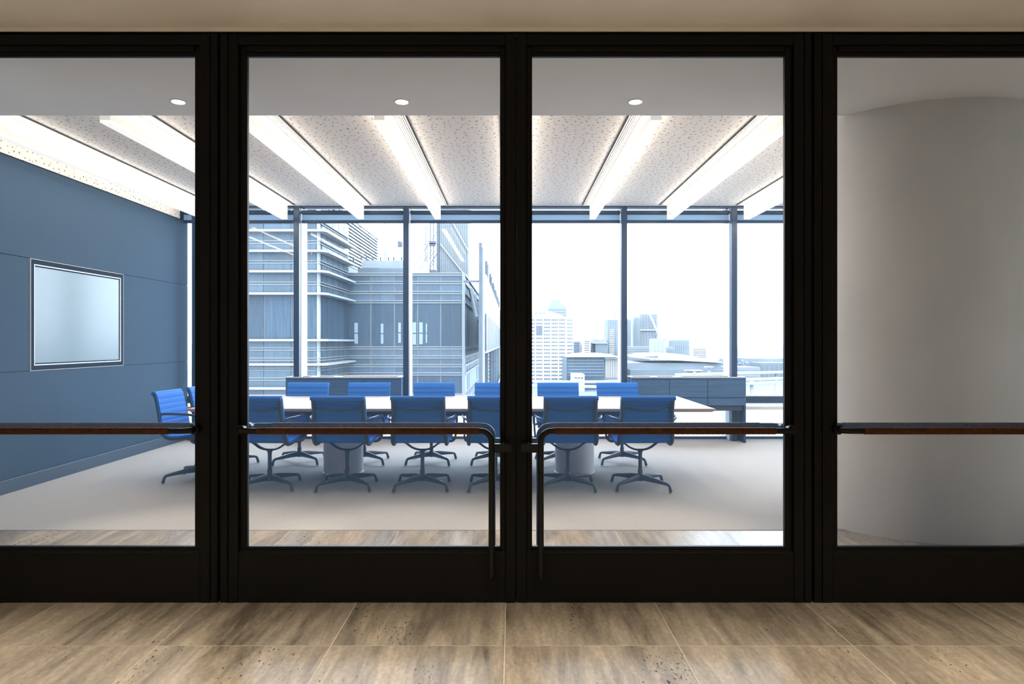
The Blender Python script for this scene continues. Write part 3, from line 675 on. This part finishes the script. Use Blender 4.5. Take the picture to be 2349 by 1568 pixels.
# rooftop storey and plinth on the block
rs = empty('rooftop_storey', (Xp(870,126), 128, ztop)); tag(rs, 'pale set-back rooftop storey above the glass block', 'building')
MB().box(xa+.5, Xp(938,126), 126, 129.5, ztop, Zp(597,126)).build('parapet_wall', M['cpale'], rs)
MB().box(xa+.5, Xp(938,123), 123, 126, ztop, Zp(615,123)).build('lower_roof', M['cgrey'], rs)
MB().box(xa+.5, Xp(872,123), 122.8, 123.2, Zp(613,123), Zp(611,123)).build('white_coping', M['cblade'], rs)
for p in (811, 829, 840, 855, 873, 891, 903, 921):
    MB().box(Xp(p,127)-.12, Xp(p,127)+.12, 126.9, 127.2, Zp(598,127), Zp(589,127)).build('short_post', M['csteel'], rs)
# louvre screen
ls = empty('louvre_screen', (-31.6, 140, 16)); tag(ls, 'white slatted plant screen on the roof behind the sunshade tower', 'screen')
sx = -31.6; sy0, sy1 = 118.5, 161; lz0, lz1 = 16.2, 25.6
n = 15
for k in range(n):
    z = lz0 + (lz1-lz0)*k/(n-1)
    MB().box(sx-.15, sx+.15, sy0, sy1, z-.17, z+.17).build('slat', M['cblade'], ls)
for k in range(6):
    y = sy0 + (sy1-sy0)*k/5; MB().box(sx-.6, sx-.25, y-.3, y+.3, lz0-.4, lz1+.3).build('upright', M['cblade'], ls)
MB().box(sx-2.5, sx+.3, sy0, sy1, GZ, lz0-.4).build('plinth', M['cpale'], ls)
MB().box(sx-.62, sx-.58, sy0, sy1, lz0, lz1).build('backing_sheet', M['cgrey'], ls)
# masts and stays on the roof
ms = empty('roof_mast', (Xp(990,123), 123, ztop)); tag(ms, 'steel twin mast with slanting stays and a small platform on the roof', 'mast')
def bpx(mb, p, q, Y, r): return mb.bar((Xp(p[0],Y), Y, Zp(p[1],Y)), (Xp(q[0],Y), Y, Zp(q[1],Y)), r, 6)
for p in (987.5, 994.5): bpx(MB(), (p, 480), (p, 626), 123, .13).build('mast_pole', M['csteel'], ms)
MB().box(Xp(984,123), Xp(1000,123), 122.5, 123.6, Zp(558,123), Zp(553,123)).build('platform', M['csteel'], ms)
MB().box(Xp(984.5,123), Xp(999,123), 122.6, 123.5, Zp(564,123), Zp(561,123)).build('platform', M['csteel'], ms)
MB().box(Xp(985,123), Xp(1001,123), 122.5, 123.6, Zp(626,123), Zp(619,123)).build('platform', M['csteel'], ms)
for a, b in (((944,621),(983,560)), ((957,623),(992,570)), ((963,623),(999,573)), ((976,623),(1003,582)), ((981,622),(1003,592)), ((990,600),(1003,580)), ((992,548),(1004,528))):
    bpx(MB(), a, b, 123, .07).build('stay', M['csteel'], ms)
bpx(MB(), (944,560), (1003,559.5), 123, .06).build('cross_rail', M['csteel'], ms)
for i, (p, t, bt, Y, r) in enumerate(((869,518,597,130,.08), (883,505,596,130,.11), (917.5,505,620,124,.10), (913,512,600,126,.07), (975.5,518,600,150,.12), (979.5,518,600,150,.12))):
    o = bpx(MB(), (p,t), (p,bt), Y, r).build('roof_pole', M['cpale'], None, False)
    tag(o, 'thin pale pole on the roof of the glass block, %s from the left' % ordn[i], 'pole', 'thin roof poles')
bm_ = MB().box(Xp(913,124), Xp(923,124), 123.7, 124.3, Zp(566,124), Zp(553,124)).build('roof_sign', M['csteel']); tag(bm_, 'small grey box on a roof pole beside the window post', 'box')
o = MB().box(Xp(815,130), Xp(908,130), 129.9, 130.1, Zp(582.4,130), Zp(581.4,130)).build('roof_rail', M['csteel']); tag(o, 'thin steel guard rail along the roof', 'rail')
# ribbed lift tower
YL = 134
lt = empty('ribbed_tower', (Xp(1040,YL), YL, ztop)); tag(lt, 'tall pale ribbed tower rising behind the glass block', 'building')
MB().box(Xp(1008,YL), Xp(1075,YL), YL, YL+8, ztop, 34).build('tower_body', M['cpale'], lt)
MB().box(Xp(1002,YL), Xp(1008,YL), YL-.4, YL+4, ztop, 34).build('dark_edge', M['csteel'], lt)
for k in range(15):
    x = Xp(1010.5 + k*4.45, YL); MB().box(x-.075, x+.075, YL-.22, YL, ztop, 34).build('rib', M['cwhite'], lt)
for a, b in (((1010,560),(1063,627)), ((1038,509),(1075,577))):
    bpx(MB(), a, b, YL-.5, .16).build('diagonal_brace', M['cblade'], lt)
# exoskeleton posts
for i in range(7):
    Y = 109.5 + 24.5*i; x = -5.0
    o = empty('facade_post', (x, Y, GZ)); tag(o, 'tall grey steel facade post beside the glass block, %s in the receding row' % (ordn+['seventh'])[i], 'post', 'receding steel facade posts')
    MB().box(x-.32, x+.18, Y-.35, Y+.35, GZ, 17.2).build('post_shaft', M['csteel'], o)
    MB().box(x+.18, x+.40, Y-.3, Y+.3, GZ, 16.5).build('post_flange', M['cgrey'], o)
for i, (Y, za, zb2) in enumerate(((118, 10.6, 5.2), (130, 10.4, 4.6))):
    o = MB().bar((xb+1.0, Y+4, za), (-5.75, Y-6, zb2), .40, 6).build('steel_brace', M['csteel'], tbk)
o = MB().box(xb+.6, -5.33, 109.4, 110, Zp(647,109.7), Zp(643,109.7)).build('steel_beam', M['csteel'], tbk)
# raised annex behind the posts
an = empty('raised_annex', (-2, 200, GZ)); tag(an, 'long raised annex with white upper wall behind the facade posts', 'building')
MB().box(-4.5, -4.2, 112, 300, 6.0, 12.4).build('white_wall', M['croof'], an)
MB().box(-4.45, -4.25, 112, 300, -.2, 6.0).build('glazed_storey', M['cglassd'], an)
for k in range(16):
    y = 113 + k*8.4; MB().box(-4.25, -4.16, y, y+1.5, -.1, 6.0).build('pier', M['cpale'], an)
MB().box(-4.5, -4.2, 112, 300, -.5, -.2).build('floor_edge', M['cpale'], an)
pm = empty('podium_block', (-1, 230, GZ)); tag(pm, 'low slatted podium under the raised annex', 'building')
MB().box(-3.9, -3.6, 150, 310, GZ, -10).build('podium_body', M['cglassd'], pm)
for k in range(16):
    y = 152 + k*9.5; MB().box(-3.6, -3.5, y, y+2, GZ, -10).build('pier', M['cpale'], pm)

# --- white office tower with lettering
YE = 600.0
te = empty('white_office_tower', (Xp(1215,YE), YE+25, GZ)); tag(te, 'white office tower with rows of strip windows and a sign on its curved crown', 'building')
xe0, xe1 = Xp(1085, YE), Xp(1298.5, YE); xe2, ye2 = Xp(1315.5, 613), 613
ztE = Zp(728, YE)
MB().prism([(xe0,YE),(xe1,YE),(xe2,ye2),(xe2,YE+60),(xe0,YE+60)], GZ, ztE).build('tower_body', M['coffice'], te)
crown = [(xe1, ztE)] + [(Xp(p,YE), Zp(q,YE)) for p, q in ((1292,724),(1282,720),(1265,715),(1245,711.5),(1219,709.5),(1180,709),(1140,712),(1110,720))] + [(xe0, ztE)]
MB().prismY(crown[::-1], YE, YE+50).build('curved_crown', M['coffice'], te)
for k in range(18):
    zc = Zp(733.4 + k*8.47, YE)
    for a, b in ((1094,1109),(1111.5,1126.5),(1129,1144),(1146.5,1161.5),(1194,1209),(1211.8,1227),(1229.8,1244.6),(1247.2,1262.2),(1264.8,1279.6),(1282.2,1296.4)):
        if a == 1229.8 and k in (2, 3, 4): continue
        key = round((b-a)*10)
        if ('w', key) not in tile_me:
            hw = (b-a)*YE/F/2; mb = MB()
            for s4 in range(4): mb.box(-hw + s4*hw/2+.12, -hw+(s4+1)*hw/2-.12, -.15, .05, -.72, .72)
            tile_me[('w', key)] = mesh_of(mb, 'strip_window', M['cwin'])
        inst(tile_me[('w', key)], 'strip_window', te, ((Xp(a,YE)+Xp(b,YE))/2, YE, zc))
    if 's' not in tile_me: tile_me['s'] = mesh_of(MB().box(-5.4, 5.4, -.15, .05, -.72, .72), 'strip_window', M['cwin'])
    ang = math.atan2(ye2-YE, xe2-xe1)
    inst(tile_me['s'], 'strip_window', te, ((xe1+xe2)/2+.3, (YE+ye2)/2-.05, zc), ang)
MB().box(Xp(1229.8,YE), Xp(1244.6,YE), YE-.2, YE+.1, Zp(769,YE), Zp(746.5,YE)).build('louvre_panel', M['cwin'], te)
for k in range(5):
    x = Xp(1231.5+k*2.9, YE); MB().box(x-.12, x+.12, YE-.35, YE-.2, Zp(769,YE), Zp(746.5,YE)).build('louvre_fin', M['cpale'], te)
fc = bpy.data.curves.new('sign_text', 'FONT'); fc.body = 'rabobank'; fc.size = 3.0; fc.extrude = .12
fo = bpy.data.objects.new('sign_text', fc); COL.objects.link(fo)
bpy.context.view_layer.update()
dg = bpy.context.evaluated_depsgraph_get(); sm = bpy.data.meshes.new_from_object(fo.evaluated_get(dg))
bpy.data.objects.remove(fo); sm.materials.clear(); sm.materials.append(M['cwin'])
xs_ = [v.co.x for v in sm.vertices]; sw = (max(xs_)-min(xs_)); kx = (Xp(1251,YE)-Xp(1224,YE))/sw
so_ = bpy.data.objects.new('sign_lettering', sm); COL.objects.link(so_); so_.parent = te
so_.location = Vector((Xp(1224,YE), YE-.3, Zp(719.6,YE))) - ORG[te]; so_.rotation_euler = (math.pi/2, 0, 0); so_.scale = (kx, kx, kx)

# --- further buildings: (name, label, px0, px1, py_top, Y, depth, material, style)
def bands(parent, x0, x1, Y, z0, z1, step, h, m, gap=1.2):
    me = mesh_of(MB().box(-(x1-x0)/2+gap, (x1-x0)/2-gap, -.3, .1, -h/2, h/2), 'window_band', M[m])
    z = z1 - step
    while z > z0: inst(me, 'window_band', parent, ((x0+x1)/2, Y, z)); z -= step
def fins(parent, x0, x1, Y, z0, z1, n, wd, m):
    me = mesh_of(MB().box(-wd/2, wd/2, -.4, .1, -(z1-z0)/2, (z1-z0)/2), 'facade_fin', M[m])
    for k in range(n): inst(me, 'facade_fin', parent, (x0+(k+.5)*(x1-x0)/n, Y, (z0+z1)/2))
def far(name, label, p0, p1, pt, Y, dep, m, pb=None, style=None):
    x0, x1, z1 = Xp(p0,Y), Xp(p1,Y), Zp(pt,Y); z0 = GZ
    o = empty(name, ((x0+x1)/2, Y+dep/2, z0)); tag(o, label, 'building', 'distant city buildings')
    MB().box(x0, x1, Y, Y+dep, z0, z1).build('building_body', M[m], o)
    if style:
        k = style[0]
        if k == 'b': bands(o, x0, x1, Y, max(z0, Zp(880,Y)), z1, style[1]*Y/F, style[2]*Y/F, style[3])
        if k == 'f': fins(o, x0, x1, Y, max(z0, Zp(900,Y)), z1-2, style[1], style[2]*Y/F, style[3])
        if k == 'bf':
            bands(o, x0, x1, Y, max(z0, Zp(880,Y)), z1, style[1]*Y/F, style[2]*Y/F, style[3]); fins(o, x0, x1, Y-.2, max(z0, Zp(900,Y)), z1, style[4], style[5]*Y/F, m)
    return o
Yt = 900
o = far('stepped_tower', 'pale stepped tower peeping over the white office tower', 1257, 1300, 704, Yt, 30, 'cpale', style=('b', 6, 3.0, 'cmass'))
MB().box(Xp(1261,Yt), Xp(1296,Yt), Yt+3, Yt+26, Zp(704,Yt), Zp(697,Yt)).build('upper_step', M['cpale'], o)
MB().box(Xp(1264.5,Yt), Xp(1286.5,Yt), Yt+5, Yt+22, Zp(697,Yt), Zp(687,Yt)).build('crown_block', M['cpale'], o)
MB().bar((Xp(1277,Yt), Yt+12, Zp(687,Yt)), (Xp(1277,Yt), Yt+12, Zp(671,Yt)), .7, 6).build('spire', M['coffice'], o)
far('midrise_block', 'blue grey midrise block just right of the white office tower', 1314, 1331, 782, 760, 40, 'cmass', style=('b', 5, 2.4, 'cwin'))
far('balcony_block', 'white striped apartment block among the midrise blocks', 1338, 1355, 778, 740, 30, 'coffice', style=('b', 5, 2.2, 'cwin'))
far('grey_slab', 'blue grey slab with a lower top beside the striped block', 1356, 1365.5, 785, 760, 40, 'cmass', style=('f', 5, .8, 'cpale'))
o = far('glass_slab', 'pale glass slab with white eaves left of the construction tower', 1366, 1394, 786, 750, 40, 'cmass', style=('f', 6, .6, 'cpale'))
MB().box(Xp(1360,750), Xp(1394,750), 748, 790, Zp(787.5,750), Zp(786,750)).build('white_eaves', M['croof'], o)
MB().box(Xp(1362,780), Xp(1394,780), 792, 830, Zp(800,780), Zp(777.5,780)).build('upper_storeys', M['cpale'], o)
o = far('construction_tower', 'tall construction tower with a crane on top left of the window post', 1394, 1434, 733, 820, 30, 'cmass', style=('f', 7, 1.2, 'cpale'))
bands(o, Xp(1398,819), Xp(1408,819), 818.6, Zp(815,819), Zp(752,819), 4.2*819/F, 2.0*819/F, 'coffice', .1)
MB().bar((Xp(1413,820), 830, Zp(733,820)), (Xp(1413,820), 830, Zp(713,820)), .9, 6).build('crane_mast', M['cpale'], o)
MB().bar((Xp(1410,820), 830, Zp(717,820)), (Xp(1424,820), 830, Zp(713,820)), .7, 6).build('crane_jib', M['cpale'], o)
far('pale_sliver_tower', 'pale narrow tower just right of the window post', 1436, 1447.5, 731, 880, 25, 'cpale', style=('f', 4, 1.0, 'cmass'))
far('twin_tower', 'grey blue tower left of the lattice clad tower', 1453.5, 1469, 726, 900, 25, 'cpale', style=('f', 6, 1.0, 'cmass'))
o = far('lattice_clad_tower', 'tallest lattice clad tower beyond the right cabinet with a leaning crane', 1468, 1508.5, 719, 920, 30, 'cpale', style=('bf', 4.2, 1.9, 'cmass', 6, 1.6))
MB().bar((Xp(1488,915), 912, Zp(717,915)), (Xp(1513,915), 912, Zp(777,915)), 1.3, 6).build('crane_jib', M['croof'], o)
MB().box(Xp(1467,918), Xp(1505,918), 917, 919, Zp(758,918), Zp(755,918)).build('white_belt', M['croof'], o)
far('plain_box_tower', 'plain pale windowless box tower in front of the lattice tower', 1501, 1528.5, 776, 662, 25, 'cpale', style=('f', 3, .5, 'coffice'))
far('grey_podium', 'low blue grey podium left of the plain box tower', 1440, 1502, 795, 700, 40, 'cmass', style=('b', 4.4, 2.0, 'cpale'))
far('small_glass_block', 'small blue glass block between box tower and round tower', 1526, 1548, 795.5, 720, 30, 'cmass', style=('f', 7, .6, 'cpale'))
# round tower
Yr = 760; xr0, xr1 = Xp(1539,Yr), Xp(1587,Yr); rr = (xr1-xr0)/2
o = empty('round_tower', ((xr0+xr1)/2, Yr+rr, GZ)); tag(o, 'striped round tower right of the plain box tower', 'building', 'distant city buildings')
MB().lathe([(rr, GZ), (rr, Zp(779,Yr)), (rr*.72, Zp(775.5,Yr)), (rr*.3, Zp(774,Yr))], ((xr0+xr1)/2, Yr+rr, 0), 36).build('building_body', M['cpale'], o)
for k in range(18):
    a = -math.pi + (k+.5)*math.pi/18
    me = tile_me.setdefault('rf', mesh_of(MB().box(-.9, .9, -.3, .2, -20, 20), 'facade_fin', M['cmass']))
    inst(me, 'facade_fin', o, ((xr0+xr1)/2 + rr*math.cos(a), Yr+rr+rr*math.sin(a), Zp(781,Yr)-20), a+math.pi/2)
far('flat_terrace', 'low white stepped terrace block right of the round tower', 1588, 1622, 797, 900, 40, 'coffice', style=('b', 3.6, 1.6, 'cwin'))
# glass hall with white curved roof
Yh = 520
o = empty('curved_roof_hall', (Xp(1372,Yh), Yh+30, GZ)); tag(o, 'blue glass hall under a white curved roof in front of the midrise blocks', 'building', 'distant city buildings')
MB().box(Xp(1300,Yh), Xp(1386,Yh), Yh, Yh+50, GZ, Zp(818,Yh)).build('building_body', M['cglass'], o)
MB().box(Xp(1386,Yh), Xp(1436,Yh), Yh+2, Yh+50, GZ, Zp(823,Yh)).build('annex_body', M['cmass'], o)
roof = [(Xp(p,Yh), Zp(q,Yh)) for p, q in ((1300,818.5),(1415,818.5),(1410,815),(1402,812.5),(1385,811.2),(1350,810.8),(1325,812),(1312,815.5),(1300,818))]
MB().prismY(roof, Yh-3, Yh+52).build('curved_roof', M['croof'], o)
MB().box(Xp(1386,Yh), Xp(1436,Yh), Yh-2, Yh+50, Zp(823.5,Yh), Zp(819,Yh)).build('flat_canopy', M['cmass'], o)
fins(o, Xp(1389,Yh), Xp(1434,Yh), Yh+1.5, Zp(866,Yh), Zp(824,Yh), 11, 1.9*Yh/F, 'coffice')
bands(o, Xp(1302,Yh), Xp(1386,Yh), Yh, Zp(868,Yh), Zp(819,Yh), 7*Yh/F, .9*Yh/F, 'cpale', .1)
o = far('white_shed', 'small white flat building below the curved roof hall', 1314, 1341, 858, 500, 25, 'coffice', style=None)
for k in range(3):
    for j in range(2): MB().box(Xp(1318+k*7.2,500), Xp(1323.5+k*7.2,500), 499.7, 500.1, Zp(868+j*8,500), Zp(864.5+j*8,500)).build('window', M['cwin'], o)
# exhibition hall with shallow white roofs
Yx = 560
o = empty('exhibition_hall', (Xp(1545,Yx), Yx+40, GZ)); tag(o, 'wide low exhibition hall with shallow white roofs beyond the right cabinet', 'building', 'distant city buildings')
MB().box(Xp(1438,Yx), Xp(1655,Yx), Yx, Yx+70, GZ, Zp(832,Yx)).build('building_body', M['cmass'], o)
MB().prismY([(Xp(p,Yx), Zp(q,Yx)) for p, q in ((1474,820),(1540,822),(1655,829),(1650,831.5),(1474,822))], Yx-4, Yx+70).build('white_roof', M['croof'], o)
MB().prismY([(Xp(p,Yx), Zp(q,Yx)) for p, q in ((1526,821),(1564,812),(1652,827.5),(1652,829),(1526,823))], Yx+6, Yx+70).build('pitched_roof', M['coffice'], o)
MB().prismY([(Xp(p,Yx), Zp(q,Yx)) for p, q in ((1475,818.5),(1500,813.5),(1564,812),(1540,819),(1475,820))], Yx+30, Yx+90).build('rear_roof', M['croof'], o)
MB().box(Xp(1440,Yx), Xp(1655,Yx), Yx-12, Yx, GZ, Zp(846,Yx)).build('lower_wing', M['cgrey'], o)
for k, (p, q, wd) in enumerate(((1591, 850, 21), (1626, 842, 11))):
    Yq = 470
    oo = empty('saucer_canopy', (Xp(p,Yq), Yq, GZ)); tag(oo, 'pale saucer shaped canopy near the flyover, %s one' % ('larger left','smaller right')[k], 'canopy')
    c = (Xp(p,Yq), Yq, Zp(q,Yq)); r = wd*Yq/F
    MB().lathe([(r*.2,-2.2),(r*.7,-.9),(r,.2),(r*.96,.5),(r*.5,.1)], c, 28).build('saucer', M['croof'], oo, True)
    MB().lathe([(1.2, GZ), (1.2, c[2]-2)], (c[0], c[1], 0), 12).build('stalk', M['cpale'], oo)
far('ridge_shed', 'long dark shed on the skyline in the right window', 1716, 1840, 822, 720, 40, 'cmass', style=('f', 26, 1.2, 'cpale'))
far('grey_depot', 'low grey depot in front of the long dark shed', 1745, 1840, 832, 640, 30, 'cgrey', style=('f', 9, .8, 'cmass'))
far('flat_warehouse', 'low flat warehouse behind the saucer canopies', 1660, 1744, 842, 600, 40, 'cmass', style=('b', 5, 1.6, 'cpale'))
# round tree crowns on the skyline
for i, (p, q, r, Y) in enumerate(((1642,826,15,660),(1660,823,17,700),(1680,822,16,660),(1697,824,14,700),(1711,829,9,688),(1727,829,9,706))):
    o = empty('skyline_tree', (Xp(p,Y), Y, GZ)); tag(o, 'dark round tree crown on the skyline, %s from the left' % ordn[i], 'tree', 'skyline trees')
    bm = bmesh.new(); bmesh.ops.create_icosphere(bm, subdivisions=3, radius=1)
    R = r*Y/F*1.1
    for v in bm.verts:
        k = 1 + .16*math.sin(v.co.x*7+i)*math.sin(v.co.z*9+i*2) + .1*math.sin(v.co.y*11+v.co.x*13)
        v.co = Vector((v.co.x*R*k + Xp(p,Y), v.co.y*R*k + Y, v.co.z*R*k + Zp(q,Y)-R))
    mb = MB(); bm.verts.index_update(); mb.v = [tuple(v.co) for v in bm.verts]; mb.f = [tuple(v.index for v in f.verts) for f in bm.faces]; bm.free()
    mb.build('crown', M['ctree'], o, True)
    MB().lathe([(1.0, GZ), (.6, Zp(q,Y)-R)], (Xp(p,Y), Y, 0), 8).build('trunk', M['ctree'], o)
# flyovers
for i, (p0, p1, q0, q1, Y, dep, pr) in enumerate(((1560,1880,860,852,430,14,(1600,1700,1790)), (1640,1880,874,866,380,12,(1733,1850)), (1690,1890,882,873,360,10,(1732,1845)), (1225,1450,877,876,440,14,(1290,1390)), (1215,1450,885,889,400,12,(1262,1400)))):
    o = empty('flyover', (Xp((p0+p1)/2,Y), Y, GZ)); tag(o, ['pale flyover nearest the saucer canopies', 'pale flyover above the lowest one in the right window', 'lowest pale flyover on round piers in the right window',
        'pale road deck below the white office tower', 'pale slip road in front of the road deck'][i], 'flyover', 'raised roads')
    MB().prismY([(Xp(p0,Y),Zp(q0+2,Y)),(Xp(p1,Y),Zp(q1+2,Y)),(Xp(p1,Y),Zp(q1-1.5,Y)),(Xp(p0,Y),Zp(q0-1.5,Y))], Y, Y+dep).build('road_deck', M['croad'], o)
    for p in pr: MB().lathe([(.9, GZ), (.9, Zp(min(q0,q1)+2,Y))], (Xp(p,Y), Y+dep/2, 0), 12).build('pier', M['croof'], o)
# distant low houses near the horizon
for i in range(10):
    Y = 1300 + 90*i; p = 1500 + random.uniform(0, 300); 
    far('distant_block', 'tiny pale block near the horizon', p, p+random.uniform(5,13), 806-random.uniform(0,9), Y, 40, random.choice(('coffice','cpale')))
